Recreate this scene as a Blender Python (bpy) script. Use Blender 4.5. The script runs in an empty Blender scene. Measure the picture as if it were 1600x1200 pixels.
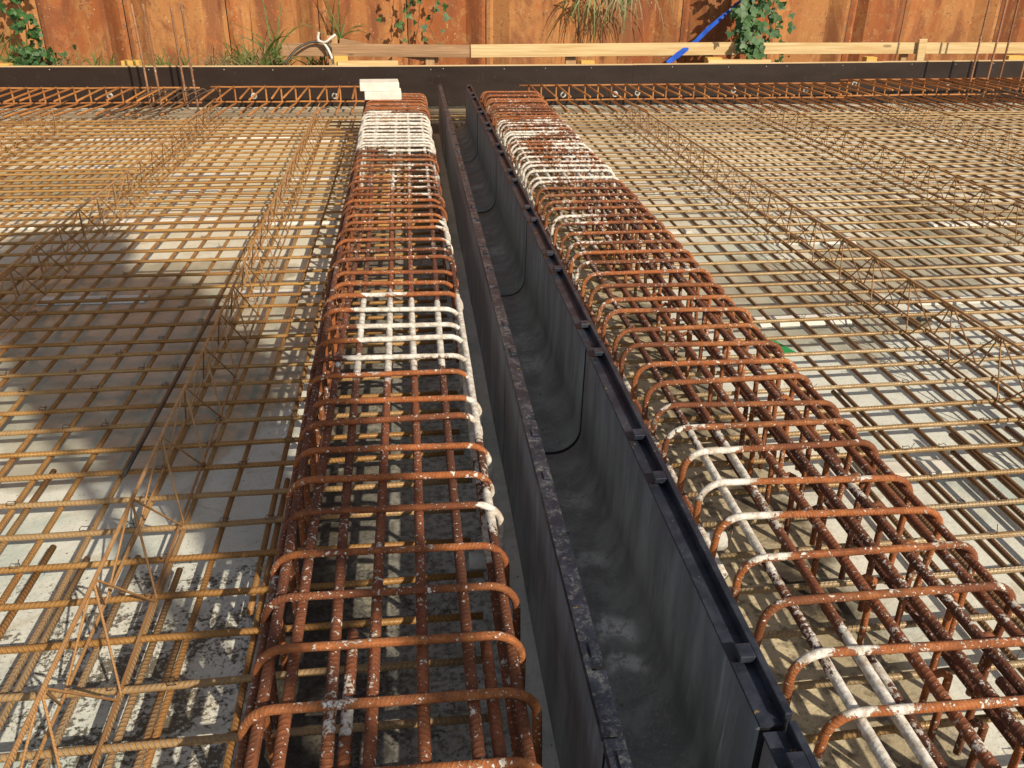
import bpy, bmesh, math, random
from mathutils import Vector, Matrix, noise as mnoise
R = random.Random(11)
sc = bpy.context.scene
col = sc.collection

# ------------------------------------------------------------------ helpers
class MB:
    """collects vertices, faces, uvs and a per-vertex 'splash' value; builds ONE mesh object"""
    def __init__(s): s.v=[]; s.f=[]; s.uv=[]; s.sp=[]; s.flat=[]
    def quadverts(s, vs, uvs=None, sp=0.0, flat=True):
        b=len(s.v); s.v+=[tuple(p) for p in vs]; s.sp+=[sp]*len(vs)
        s.f.append(tuple(range(b,b+len(vs)))); s.uv.append(uvs or [(0,0)]*len(vs)); s.flat.append(flat)
    def box(s, lo, hi, M=None):
        x0,y0,z0=lo; x1,y1,z1=hi
        P=[Vector(p) for p in ((x0,y0,z0),(x1,y0,z0),(x1,y1,z0),(x0,y1,z0),(x0,y0,z1),(x1,y0,z1),(x1,y1,z1),(x0,y1,z1))]
        if M: P=[M@p for p in P]
        b=len(s.v); s.v+=[tuple(p) for p in P]; s.sp+=[0]*8
        for q in ((0,3,2,1),(4,5,6,7),(0,1,5,4),(1,2,6,5),(2,3,7,6),(3,0,4,7)):
            s.f.append(tuple(b+i for i in q)); s.uv.append([(0,0)]*4); s.flat.append(True)
    def tube(s, pts, r, n=8, spf=None, cap=True, r2=None):
        pts=[Vector(p) for p in pts]; L=0.0; rings=[]; u0=R.random(); v0=R.random()*5
        prev=None
        for i,p in enumerate(pts):
            t=((pts[min(i+1,len(pts)-1)]-pts[max(i-1,0)])).normalized()
            if prev is None:
                ref=Vector((0,0,1)) if abs(t.z)<.9 else Vector((1,0,0))
                a=t.cross(ref).normalized()
            else:
                a=(prev-t*prev.dot(t)).normalized()
            prev=a; b_=t.cross(a)
            if i: L+=(p-pts[i-1]).length
            rr=r if r2 is None else r+(r2-r)*i/(len(pts)-1)
            base=len(s.v); sp=spf(p) if spf else 0.0
            for k in range(n):
                an=2*math.pi*k/n
                q=p+(a*math.cos(an)+b_*math.sin(an))*rr
                s.v.append(tuple(q)); s.sp.append(sp)
            rings.append((base,L))
        for (b0,l0),(b1,l1) in zip(rings,rings[1:]):
            for k in range(n):
                k2=(k+1)%n
                s.f.append((b0+k,b0+k2,b1+k2,b1+k))
                s.uv.append([(u0+k/n,v0+l0),(u0+(k+1)/n,v0+l0),(u0+(k+1)/n,v0+l1),(u0+k/n,v0+l1)]); s.flat.append(False)
        if cap:
            for (b,l),rev in ((rings[0],True),(rings[-1],False)):
                idx=tuple(range(b,b+n)); s.f.append(idx[::-1] if rev else idx)
                s.uv.append([(u0,v0+l)]*n); s.flat.append(True)
    def build(s, name, mat, parent=None, bevel=0.0, mi=None):
        me=bpy.data.meshes.new(name); me.from_pydata(s.v,[],s.f)
        uvl=me.uv_layers.new(name='UVMap'); flatuv=[c for f in s.uv for uv in f for c in uv]
        uvl.data.foreach_set('uv',flatuv)
        at=me.attributes.new('splash','FLOAT','POINT'); at.data.foreach_set('value',s.sp)
        me.polygons.foreach_set('use_smooth',[not x for x in s.flat])
        for m in (mat if isinstance(mat,(list,tuple)) else [mat]): me.materials.append(m)
        if mi: me.polygons.foreach_set('material_index',mi)
        me.update()
        o=bpy.data.objects.new(name,me); col.objects.link(o)
        if parent is not None: o.parent=parent; o.matrix_parent_inverse=parent.matrix_basis.inverted()
        if bevel:
            bm=o.modifiers.new('bevel','BEVEL'); bm.width=bevel; bm.segments=2; bm.limit_method='ANGLE'
        return o
def tag(o,label,cat,group=None,kind=None):
    o['label']=label; o['category']=cat
    if group: o['group']=group
    if kind: o['kind']=kind
    return o
def empty(name,loc,label,cat,group=None):
    o=bpy.data.objects.new(name,None); o.location=loc; o.empty_display_size=.1; col.objects.link(o)
    return tag(o,label,cat,group)
def lin(a,b,n): return [a+(b-a)*i/n for i in range(n+1)]
def seg(p,q,step=.12):
    p=Vector(p); q=Vector(q); n=max(1,int((q-p).length/step)); return [p.lerp(q,i/n) for i in range(n+1)]

# ------------------------------------------------------------------ node helpers
class NT:
    def __init__(s,name):
        s.m=bpy.data.materials.new(name); s.m.use_nodes=True; s.t=s.m.node_tree; s.t.nodes.clear()
        s.out=s.n('ShaderNodeOutputMaterial'); s.b=s.n('ShaderNodeBsdfPrincipled'); s.l(s.b.outputs[0],s.out.inputs[0])
    def n(s,t,**k):
        x=s.t.nodes.new(t)
        for a,b in k.items(): setattr(x,a,b)
        return x
    def l(s,a,b): s.t.links.new(a,b)
    def val(s,i,v):
        if hasattr(v,'is_linked') or hasattr(v,'links'): s.l(v,i)
        else: i.default_value=v
    def pos(s): return s.n('ShaderNodeNewGeometry').outputs['Position']
    def map(s,vec,scale=(1,1,1),loc=(0,0,0),rot=(0,0,0)):
        m=s.n('ShaderNodeMapping'); s.l(vec,m.inputs[0]); m.inputs['Scale'].default_value=scale; m.inputs['Location'].default_value=loc; m.inputs['Rotation'].default_value=rot
        return m.outputs[0]
    def noise(s,vec,scale,detail=4,rough=.55,dist=0.0):
        x=s.n('ShaderNodeTexNoise'); s.l(vec,x.inputs['Vector']); x.inputs['Scale'].default_value=scale; x.inputs['Detail'].default_value=detail
        x.inputs['Roughness'].default_value=rough; x.inputs['Distortion'].default_value=dist
        return x.outputs['Fac']
    def vor(s,vec,scale,feature='F1'):
        x=s.n('ShaderNodeTexVoronoi',feature=feature); s.l(vec,x.inputs['Vector']); x.inputs['Scale'].default_value=scale
        return x.outputs['Distance']
    def math(s,op,a,b=0.0,c=None,clamp=False):
        x=s.n('ShaderNodeMath',operation=op); x.use_clamp=clamp; s.val(x.inputs[0],a); s.val(x.inputs[1],b)
        if c is not None: s.val(x.inputs[2],c)
        return x.outputs[0]
    def mr(s,v,a,b,c=0.0,d=1.0,smooth=True):
        x=s.n('ShaderNodeMapRange'); x.interpolation_type='SMOOTHSTEP' if smooth else 'LINEAR'
        s.val(x.inputs[0],v); s.val(x.inputs[1],a); s.val(x.inputs[2],b); s.val(x.inputs[3],c); s.val(x.inputs[4],d); return x.outputs[0]
    def mix(s,f,a,b,bt='MIX'):
        x=s.n('ShaderNodeMix',data_type='RGBA',blend_type=bt); s.val(x.inputs[0],f)
        for i,v in ((6,a),(7,b)):
            if isinstance(v,tuple): x.inputs[i].default_value=v if len(v)==4 else v+(1,)
            else: s.l(v,x.inputs[i])
        return x.outputs[2]
    def attr(s,name): 
        x=s.n('ShaderNodeAttribute',attribute_name=name); return x.outputs['Fac']
    def rnd(s): return s.n('ShaderNodeObjectInfo').outputs['Random']
    def sep(s,vec):
        x=s.n('ShaderNodeSeparateXYZ'); s.l(vec,x.inputs[0]); return x.outputs
    def bump(s,h,strength=.5,dist=.002,prev=None):
        x=s.n('ShaderNodeBump'); s.l(h,x.inputs['Height']); x.inputs['Strength'].default_value=strength; x.inputs['Distance'].default_value=dist
        if prev is not None: s.l(prev,x.inputs['Normal'])
        return x.outputs[0]
    def set(s,**k):
        for a,v in k.items():
            i=s.b.inputs[a.replace('_',' ')]
            if isinstance(v,tuple): i.default_value=v if len(v)!=3 else v+(1,)
            elif isinstance(v,(int,float)): i.default_value=v
            else: s.l(v,i)
        return s.m

def rebar(name, base, dark, light, pitch=.0125, splash=False, metal=0.0, rough=.72, ribs=1.0, lightamt=.5, speck=.5, grey=0):
    t=NT(name); P=t.pos()
    uvn=t.n('ShaderNodeUVMap'); uvn.uv_map='UVMap'; u,v,_=t.sep(uvn.outputs[0])
    uu=t.math('ABSOLUTE',t.math('SUBTRACT',t.math('FRACT',u),.5))
    w=t.math('SINE',t.math('MULTIPLY',t.math('ADD',t.math('DIVIDE',v,pitch),t.math('MULTIPLY',uu,2.4)),2*math.pi))
    rib=t.mr(w,.05,.8)
    seam=t.mr(uu,.03,.07,1,0)                       # the lengthwise rib of a reinforcing bar
    rib=t.math('MAXIMUM',rib,seam)
    n1=t.noise(P,7,5,.65); n2=t.noise(P,70,4,.7); n3=t.noise(P,1.1,2)
    rn=t.rnd()
    f=t.mr(t.math('ADD',n1,t.math('MULTIPLY',t.math('SUBTRACT',rn,.5),.5)),.35,.68)
    c=t.mix(f,dark,base)
    c=t.mix(t.mr(t.math('ADD',n3,t.math('MULTIPLY',t.math('SUBTRACT',n1,.5),.7)),.48,.72,0,lightamt),c,light)
    c=t.mix(t.mr(n2,.35,.7,0,.5),c,dark); c=t.mix(t.mr(t.noise(P,26,6,.75,.6),.52,.66,0,.5),c,dark)
    c=t.mix(t.math('MULTIPLY',t.math('SUBTRACT',1.0,rib),.42*ribs),c,t.mix(.5,dark,(.02,.012,.008)))
    pit=t.mr(t.noise(P,170,4,.8),.55,.68,0,.55)
    c=t.mix(pit,c,tuple(v*.45 for v in dark))
    if grey:
        yy=t.sep(P)[1]
        g=t.math('MULTIPLY',t.mr(yy,grey,1.2,.12,.85),t.mr(t.math('ADD',n1,t.math('MULTIPLY',t.math('SUBTRACT',rn,.5),.9)),.36,.6))
        c=t.mix(t.math('MULTIPLY',g,t.math('ADD',.25,t.math('MULTIPLY',rib,.75))),c,t.mix(n2,(.13,.115,.09),(.40,.34,.25)))
    rg=t.mr(n2,.3,.7,rough-.12,rough+.15)
    h=t.math('ADD',t.math('MULTIPLY',rib,ribs),t.math('MULTIPLY',n2,.35))
    if splash:
        sp=t.attr('splash')
        nz=t.sep(t.n('ShaderNodeNewGeometry').outputs['Normal'])[2]
        nn=t.math('ADD',t.math('MULTIPLY',t.noise(P,21,5,.75,.5),.68),t.math('MULTIPLY',n2,.35)); nn=t.math('ADD',nn,t.math('MULTIPLY',nz,.07)); nn=t.math('SUBTRACT',nn,.05)
        m=t.mr(t.math('ADD',nn,sp),.985,1.03)
        fl=t.math('ADD',t.noise(P,125,2,.5),t.math('MULTIPLY',t.math('SUBTRACT',t.noise(P,9,2),.5),.22))
        vs=t.math('MULTIPLY',t.mr(fl,.655,.685),speck)
        fl2=t.math('ADD',t.noise(P,52,3,.6),t.math('MULTIPLY',t.math('SUBTRACT',t.noise(P,5,2),.5),.3))
        vs=t.math('MAXIMUM',vs,t.math('MULTIPLY',t.mr(fl2,.655,.68),speck))
        m=t.math('MAXIMUM',m,vs)
        wc=t.mix(t.mr(t.noise(P,45,4,.7),.35,.65),(.46,.40,.33),(.80,.78,.73)); wc=t.mix(t.mr(t.noise(P,110,4,.8),.56,.68,0,.6),wc,(.36,.22,.13))
        c=t.mix(m,c,wc)
        rg=t.math('MAXIMUM',rg,t.math('MULTIPLY',m,.85))
        h=t.math('ADD',t.math('MULTIPLY',h,t.math('SUBTRACT',1.0,t.math('MULTIPLY',m,.8))),t.math('MULTIPLY',m,t.math('ADD',.7,t.math('MULTIPLY',t.noise(P,60,4,.75),1.2))))
    nb=t.bump(h,.85,.0022)
    return t.set(Base_Color=c,Roughness=rg,Metallic=metal,Normal=nb)

M={}
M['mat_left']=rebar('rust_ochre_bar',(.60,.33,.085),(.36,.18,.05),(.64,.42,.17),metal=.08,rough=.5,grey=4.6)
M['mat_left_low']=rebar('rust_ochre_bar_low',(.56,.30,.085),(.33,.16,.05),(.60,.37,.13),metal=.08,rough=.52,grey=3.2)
M['mat_far']=rebar('grey_lap_bar',(.42,.34,.24),(.26,.20,.13),(.50,.44,.36),metal=.1,rough=.45)
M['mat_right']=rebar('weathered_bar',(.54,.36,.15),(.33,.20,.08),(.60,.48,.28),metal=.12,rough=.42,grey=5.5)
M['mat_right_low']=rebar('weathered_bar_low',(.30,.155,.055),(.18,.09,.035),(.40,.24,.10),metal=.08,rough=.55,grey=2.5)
M['cage']=rebar('rust_red_stirrup',(.40,.125,.034),(.16,.05,.018),(.50,.19,.055),pitch=.0085,splash=True,rough=.82,ribs=.34,speck=.95)
M['cage_long']=rebar('rust_dark_bar',(.25,.076,.030),(.11,.036,.018),(.33,.115,.04),pitch=.0125,splash=True,rough=.82,ribs=.5,speck=.95)
M['girder']=rebar('girder_wire',(.55,.30,.12),(.33,.17,.07),(.62,.42,.24),pitch=.008,rough=.5,metal=.1,ribs=.4)
M['hairpin']=rebar('orange_rust_bar',(.56,.25,.07),(.36,.14,.04),(.62,.32,.10),rough=.6,ribs=.6)
M['starter']=rebar('starter_bar_rust',(.46,.22,.11),(.27,.12,.055),(.56,.36,.23),rough=.55,splash=True,speck=.8)
M['dark_bar']=rebar('dark_brown_bar',(.14,.085,.05),(.075,.045,.028),(.22,.14,.09),rough=.6,ribs=.5)
M['steel_bar']=rebar('bright_steel_bar',(.16,.15,.14),(.09,.08,.07),(.24,.22,.2),rough=.4,metal=.6,ribs=.25)

# concrete floor ---------------------------------------------------------------
def floor_mat():
    t=NT('blinding_concrete'); P=t.pos(); x,y,z=t.sep(P)
    big=t.noise(P,.45,4,.55,.6); med=t.noise(P,2.6,5,.65,.4); fine=t.noise(P,38,5,.7); sp=t.noise(P,150,3,.7)
    c=t.mix(t.mr(big,.38,.62),(.68,.71,.66),(.80,.78,.69))
    c=t.mix(t.mr(med,.5,.75,0,.45),c,(.42,.35,.21))                       # brown-yellow stain
    c=t.mix(t.mr(t.noise(t.map(P,(1,1,1),(7,3,0)),1.3,5,.65,.5),.50,.64,0,.65),c,(.40,.49,.46))  # greenish grey damp
    left=t.mr(x,-.4,.4,1,0); right=t.math('SUBTRACT',1.0,left)
    # yellow cast on far parts, painting in golden light reflected between the bars
    c=t.mix(t.math('MULTIPLY',t.mr(y,3.5,7.0,0,.6),t.mr(x,.5,2.5,1,.5)),c,(.62,.50,.29))
    # dark crumbly grime close to the left cage and at the near end
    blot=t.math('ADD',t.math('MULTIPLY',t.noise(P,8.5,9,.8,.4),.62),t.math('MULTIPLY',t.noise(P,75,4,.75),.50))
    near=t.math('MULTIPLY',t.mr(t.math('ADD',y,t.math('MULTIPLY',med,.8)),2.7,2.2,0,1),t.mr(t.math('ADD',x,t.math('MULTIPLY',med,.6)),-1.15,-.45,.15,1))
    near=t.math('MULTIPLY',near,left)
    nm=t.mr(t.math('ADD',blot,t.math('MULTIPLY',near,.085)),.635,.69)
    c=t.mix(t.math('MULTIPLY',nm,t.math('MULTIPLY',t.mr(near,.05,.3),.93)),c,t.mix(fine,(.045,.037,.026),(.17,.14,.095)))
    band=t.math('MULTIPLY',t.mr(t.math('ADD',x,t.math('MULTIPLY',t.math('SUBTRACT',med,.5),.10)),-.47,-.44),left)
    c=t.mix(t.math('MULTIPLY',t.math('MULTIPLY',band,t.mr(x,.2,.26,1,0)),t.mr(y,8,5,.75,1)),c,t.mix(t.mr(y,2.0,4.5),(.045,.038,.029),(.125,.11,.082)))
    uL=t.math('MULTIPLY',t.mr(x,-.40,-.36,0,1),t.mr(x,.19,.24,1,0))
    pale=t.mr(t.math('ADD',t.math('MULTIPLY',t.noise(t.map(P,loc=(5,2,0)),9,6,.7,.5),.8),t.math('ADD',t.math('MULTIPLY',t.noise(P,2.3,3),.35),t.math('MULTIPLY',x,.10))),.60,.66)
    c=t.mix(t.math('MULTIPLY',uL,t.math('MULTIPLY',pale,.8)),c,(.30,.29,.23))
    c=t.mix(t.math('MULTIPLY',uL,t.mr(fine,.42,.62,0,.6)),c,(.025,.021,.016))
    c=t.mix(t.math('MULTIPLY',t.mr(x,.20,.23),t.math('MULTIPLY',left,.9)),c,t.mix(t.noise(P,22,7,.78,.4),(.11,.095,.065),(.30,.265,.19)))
    dm=t.math('MULTIPLY',nm,near)
    # pale strip at the foot of the left cage
    c=t.mix(t.math('MULTIPLY',t.math('MULTIPLY',t.mr(x,-.475,-.465),t.mr(x,-.445,-.435,1,0)),t.mr(t.noise(P,6,5,.7),.42,.52)),c,(.52,.52,.48))
    # sandy rough concrete under the right cage
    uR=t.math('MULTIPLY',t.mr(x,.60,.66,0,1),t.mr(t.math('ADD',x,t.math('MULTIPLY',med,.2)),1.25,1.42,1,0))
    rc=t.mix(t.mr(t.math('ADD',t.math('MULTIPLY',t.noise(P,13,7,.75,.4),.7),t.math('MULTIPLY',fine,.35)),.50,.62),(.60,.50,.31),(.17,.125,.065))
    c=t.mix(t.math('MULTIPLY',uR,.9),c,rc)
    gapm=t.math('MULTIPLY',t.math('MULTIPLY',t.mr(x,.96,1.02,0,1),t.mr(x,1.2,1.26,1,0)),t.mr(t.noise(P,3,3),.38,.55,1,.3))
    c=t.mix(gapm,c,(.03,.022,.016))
    endm=t.math('MULTIPLY',t.math('MULTIPLY',t.mr(x,.12,.2),t.mr(x,.66,.72,1,0)),t.mr(t.math('ADD',y,t.math('MULTIPLY',med,.3)),9.1,9.25))
    c=t.mix(endm,c,t.mix(t.mr(fine,.5,.62),(.03,.024,.018),(.14,.115,.08)))
    # mottling and specks
    c=t.mix(t.mr(t.noise(P,14,6,.72,.5),.50,.70,0,.25),c,(.30,.27,.20))
    c=t.mix(t.mr(t.noise(t.map(P,loc=(2,8,0)),4.2,7,.75,.8),.56,.66,0,.36),c,(.36,.28,.15))
    c=t.mix(t.mr(fine,.56,.70,0,.28),c,(.22,.19,.14))
    c=t.mix(t.mr(sp,.62,.68,0,.75),c,(.07,.06,.045))
    c=t.mix(t.mr(t.noise(P,48,3,.6),.68,.71,0,.85),c,(.05,.042,.03))
    # puddles
    def ell(cx,cy,rx,ry):
        a=t.math('DIVIDE',t.math('SUBTRACT',x,cx),rx); b=t.math('DIVIDE',t.math('SUBTRACT',y,cy),ry)
        d=t.math('ADD',t.math('MULTIPLY',a,a),t.math('MULTIPLY',b,b))
        return t.mr(t.math('ADD',d,t.math('MULTIPLY',t.math('SUBTRACT',t.noise(P,2.2,4),.5),2.2)),.75,1.05,1,0)
    pud=ell(-1.35,3.95,1.0,1.25)
    for e in ((-2.6,4.4,.8,.8),(1.95,4.1,.55,.8),(2.9,4.6,.6,.6),(-1.15,2.95,.5,.4),(3.9,5.5,.9,.6),(-2.9,7.0,.8,.6)):
        pud=t.math('MAXIMUM',pud,ell(*e))
    pc=t.mix(t.mr(t.noise(P,5,5,.6),.35,.65),(.11,.125,.075),(.30,.32,.24))
    c=t.mix(t.math('MULTIPLY',pud,.55),c,pc)
    rg=t.math('SUBTRACT',t.mr(fine,.3,.7,.62,.9),t.math('MULTIPLY',pud,.62))
    h=t.math('ADD',t.math('MULTIPLY',fine,.5),t.math('ADD',t.math('MULTIPLY',dm,1.2),t.math('MULTIPLY',uR,t.noise(P,11,6,.75,.4))))
    h=t.math('MULTIPLY',h,t.math('SUBTRACT',1.0,t.math('MULTIPLY',pud,.93)))
    return t.set(Base_Color=c,Roughness=rg,Normal=t.bump(h,.7,.008),Specular_IOR_Level=.5)
M['floor']=floor_mat()
def simple(name,c1,c2,scale=6,rough=.8,stretch=(1,1,1),bump=.3,bd=.004,metal=0,detail=5,lo=.35,hi=.65,rnd=0.0):
    t=NT(name); P=t.map(t.pos(),stretch); n=t.noise(P,scale,detail,.65,.3); 
    if rnd: n=t.math('ADD',n,t.math('MULTIPLY',t.math('SUBTRACT',t.rnd(),.5),rnd))
    f=t.noise(P,scale*9,4,.7)
    c=t.mix(t.mr(n,lo,hi),c1,c2); c=t.mix(t.mr(f,.45,.75,0,.4),c,c1)
    return t.set(Base_Color=c,Roughness=t.mr(f,.3,.7,rough-.1,min(1,rough+.1)),Metallic=metal,Normal=t.bump(t.math('ADD',n,f),bump,bd))
M['earth']=simple('earth',(.09,.06,.035),(.20,.14,.08),3,.95,bump=.8,bd=.03)
M['white_spacer']=simple('white_fibre_spacer',(.62,.60,.54),(.80,.78,.72),9,.8,rnd=.3)
M['spacer_block']=simple('grey_concrete_spacer',(.36,.35,.32),(.58,.57,.53),20,.9)
M['foam']=simple('white_foam',(.68,.66,.58),(.80,.78,.71),14,.9,bump=.25)
M['rock']=simple('rock',(.10,.10,.075),(.34,.30,.22),12,.9,bump=.8,bd=.01)
M['green_plastic']=simple('green_plastic',(.01,.30,.09),(.02,.42,.14),9,.4,bump=.05)
M['blue_strap']=simple('blue_strap',(.005,.05,.36),(.012,.10,.55),6,.45,bump=.1)
M['white_plastic']=simple('white_wheel',(.32,.32,.30),(.62,.62,.60),25,.5,bump=.1)
M['cable_white']=simple('cable_white',(.55,.53,.48),(.74,.72,.66),20,.5,bump=.1)
M['cable_black']=simple('cable_black',(.02,.02,.02),(.06,.05,.04),20,.5,bump=.1)
M['wire']=simple('tie_wire',(.07,.05,.035),(.15,.10,.06),40,.5,metal=.4,bump=.1)
M['debris']=simple('debris',(.10,.10,.09),(.22,.21,.19),30,.95)

def trough_mat():
    t=NT('trough_concrete'); P=t.pos()
    n=t.noise(t.map(P,(1,1,.28)),9,5,.65,.15); st=t.noise(t.map(P,(2.5,5,.35)),6,5,.7,.4); f=t.noise(P,120,4,.7)
    x,y,z=t.sep(P)
    c=t.mix(t.mr(n,.35,.7),(.115,.125,.135),(.23,.245,.255))
    c=t.mix(t.math('MULTIPLY',t.mr(st,.56,.72,0,.55),t.mr(z,.12,.2)),c,(.44,.46,.47))
    flo=t.mr(z,.16,.06,0,1)
    sw=t.math('ADD',t.math('MULTIPLY',t.noise(P,7,7,.72,.3),.55),t.math('MULTIPLY',t.noise(P,1.6,3),.45))
    patch=t.math('MULTIPLY',flo,t.mr(sw,.54,.64,0,.6))
    c=t.mix(patch,c,(.40,.41,.42))
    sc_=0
    for (cy,ry,am) in ((1.66,.055,.85),(1.54,.04,.7),(1.95,.05,.35),(2.25,.06,.3),(3.3,.12,.35),(4.9,.10,.4),(6.5,.10,.4)):  # pale scuff bands; the near ones paint a bright highlight into the floor colour
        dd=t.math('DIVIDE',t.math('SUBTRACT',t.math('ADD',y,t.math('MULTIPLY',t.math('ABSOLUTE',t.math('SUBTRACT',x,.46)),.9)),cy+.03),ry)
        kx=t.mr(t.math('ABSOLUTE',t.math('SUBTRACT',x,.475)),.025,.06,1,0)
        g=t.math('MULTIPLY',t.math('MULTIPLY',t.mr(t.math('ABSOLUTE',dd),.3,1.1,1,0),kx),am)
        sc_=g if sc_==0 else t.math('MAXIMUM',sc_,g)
    scuff_glint=t.math('MULTIPLY',t.math('MULTIPLY',sc_,t.mr(z,.17,.10)),t.mr(t.noise(P,40,5,.75),.35,.58))
    c=t.mix(scuff_glint,c,(.60,.62,.66))
    c=t.mix(t.math('MULTIPLY',flo,t.mr(f,.5,.7,0,.5)),c,(.33,.315,.28))
    c=t.mix(t.mr(t.noise(P,210,2),.71,.74,0,.6),c,(.24,.24,.23))
    return t.set(Base_Color=c,Roughness=t.mr(n,.3,.7,.6,.85),Normal=t.bump(t.math('ADD',t.math('MULTIPLY',st,.15),t.math('MULTIPLY',f,.6)),.45,.003))
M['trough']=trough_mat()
def rail_mat(name,dust):
    t=NT(name); P=t.pos(); n=t.noise(P,11,6,.7,.5); f=t.noise(P,120,5,.78); m_=t.noise(P,42,5,.75,.3); s=t.noise(P,33,3,.6)
    c=t.mix(t.mr(n,.4,.65),(.018,.023,.038),(.045,.053,.075))
    d=t.math('ADD',t.math('MULTIPLY',m_,.5),t.math('ADD',t.math('MULTIPLY',f,.3),t.math('MULTIPLY',n,.2)))
    c=t.mix(t.mr(d,.56-dust*.10,.66-dust*.04,0,.25+.45*dust),c,(.26,.26,.25))
    c=t.mix(t.mr(s,.68,.73,0,.85),c,(.34,.22,.07))
    c=t.mix(t.mr(f,.66,.70,0,.85),c,(.50,.49,.45))
    return t.set(Base_Color=c,Roughness=t.mr(f,.3,.7,.30,.6),Metallic=.2,Normal=t.bump(d,.4,.002))
M['rail']=rail_mat('dark_steel_rail',.0); M['rail_dusty']=rail_mat('dusty_steel_rail',.78)
M['black']=simple('black_hole',(.008,.008,.008),(.012,.012,.012),5,.9)

def form_mat():
    t=NT('film_faced_plywood'); P=t.pos(); n=t.noise(t.map(P,(.6,1,2)),3,4,.6); s=t.noise(t.map(P,(14,1,1.2),rot=(0,.5,0)),3,4,.7)
    c=t.mix(n,(.017,.0095,.0075),(.028,.017,.013))
    c=t.mix(t.mr(s,.66,.76,0,.3),c,(.17,.14,.12))
    c=t.mix(t.mr(t.noise(P,55,3),.68,.73,0,.5),c,(.17,.15,.13))
    return t.set(Base_Color=c,Roughness=t.mr(n,.3,.7,.42,.6),Normal=t.bump(n,.1,.002),Specular_IOR_Level=.35)
M['form']=form_mat()
def wood(name,c1,c2,axis='X'):
    t=NT(name); P=t.pos(); sc_={'X':(.5,14,14),'Z':(14,14,.5)}[axis]
    rn=t.rnd(); off=t.n('ShaderNodeCombineXYZ'); t.l(t.math('MULTIPLY',rn,40),off.inputs[0]); t.l(t.math('MULTIPLY',rn,17),off.inputs[1])
    va=t.n('ShaderNodeVectorMath',operation='ADD'); t.l(P,va.inputs[0]); t.l(off.outputs[0],va.inputs[1])
    g=t.noise(t.map(va.outputs[0],sc_),2.2,5,.6,.8); k=t.vor(t.map(va.outputs[0],(1.4,3,5) if axis=='X' else (5,3,1.4)),1.0)
    b=t.noise(va.outputs[0],2,3)
    c=t.mix(t.mr(g,.35,.68),c1,c2); c=t.mix(t.mr(k,.06,.11,.8,0),c,tuple(v*.4 for v in c1)); c=t.mix(t.mr(b,.5,.75,0,.4),c,c1)
    return t.set(Base_Color=c,Roughness=.75,Normal=t.bump(g,.25,.002))
M['wood_new']=wood('fresh_pine',(.56,.38,.17),(.72,.56,.31)); M['wood_old']=wood('weathered_pine',(.30,.17,.085),(.46,.29,.16))
M['wood_post']=wood('pine_post',(.42,.25,.12),(.56,.36,.18),'Z'); M['wood_yellow']=wood('yellow_formwork_timber',(.58,.36,.08),(.70,.47,.13)); M['ply_edge']=wood('plywood_edge',(.52,.36,.18),(.66,.50,.30))
def pile_mat():
    t=NT('rusty_sheet_pile'); P=t.pos(); rn=t.rnd()
    off=t.n('ShaderNodeCombineXYZ'); t.l(t.math('MULTIPLY',rn,23),off.inputs[0])
    va=t.n('ShaderNodeVectorMath',operation='ADD'); t.l(P,va.inputs[0]); t.l(off.outputs[0],va.inputs[1]); Q=va.outputs[0]
    big=t.noise(t.map(Q,(1.6,1.6,.5)),1.3,5,.6,.6); st=t.noise(t.map(Q,(9,9,.55)),2.0,5,.65,.5); sp=t.noise(Q,22,5,.75,.4); f=t.noise(Q,90,4,.7)
    a=t.math('ADD',big,t.math('MULTIPLY',t.math('SUBTRACT',rn,.5),.45))
    c=t.mix(t.mr(a,.38,.62),(.31,.092,.024),(.43,.19,.062))
    mot=t.noise(Q,5.5,8,.72,.6)
    c=t.mix(t.mr(mot,.48,.64,0,.5),c,(.50,.27,.10))
    c=t.mix(t.mr(st,.54,.74,0,.45),c,(.26,.080,.028))
    c=t.mix(t.mr(t.noise(t.map(Q,(1.5,1.5,.45),(1,5,8)),1.5,7,.68,.8),.48,.62,0,.8),c,(.20,.065,.025))
    c=t.mix(t.mr(t.noise(t.map(Q,(1,1,.7),(5,1,2)),3.4,8,.75,.7),.55,.64,0,.7),c,(.40,.13,.035))
    c=t.mix(t.mr(t.math('ADD',sp,t.math('MULTIPLY',mot,.5)),.82,.93,0,.75),c,(.14,.050,.024))
    c=t.mix(t.mr(t.noise(t.map(Q,(1,1,1),(4,4,4)),31,4,.6),.66,.70,0,.8),c,(.66,.48,.28))
    c=t.mix(t.mr(f,.5,.75,0,.5),c,(.20,.070,.03))
    return t.set(Base_Color=c,Roughness=.85,Normal=t.bump(t.math('ADD',t.math('MULTIPLY',sp,.6),t.math('MULTIPLY',f,.5)),.6,.006))
M['pile']=pile_mat()
def leaf_mat(name,c1,c2,tr=.25):
    t=NT(name); P=t.pos(); n=t.noise(P,9,3); f=t.noise(P,60,3)
    c=t.mix(t.mr(n,.35,.65),c1,c2); c=t.mix(t.mr(f,.5,.7,0,.35),c,tuple(v*.6 for v in c1))
    t.set(Base_Color=c,Roughness=.5)
    tl=t.n('ShaderNodeBsdfTranslucent'); t.l(c,tl.inputs[0]); mx=t.n('ShaderNodeMixShader'); mx.inputs[0].default_value=tr
    t.l(t.b.outputs[0],mx.inputs[1]); t.l(tl.outputs[0],mx.inputs[2]); t.l(mx.outputs[0],t.out.inputs[0]); return t.m
M['leaf']=leaf_mat('vine_leaf',(.035,.10,.028),(.08,.19,.055)); M['blade']=leaf_mat('grass_blade',(.09,.15,.035),(.20,.24,.07)); M['dry']=leaf_mat('dry_grass',(.24,.18,.08),(.36,.28,.14))
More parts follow.
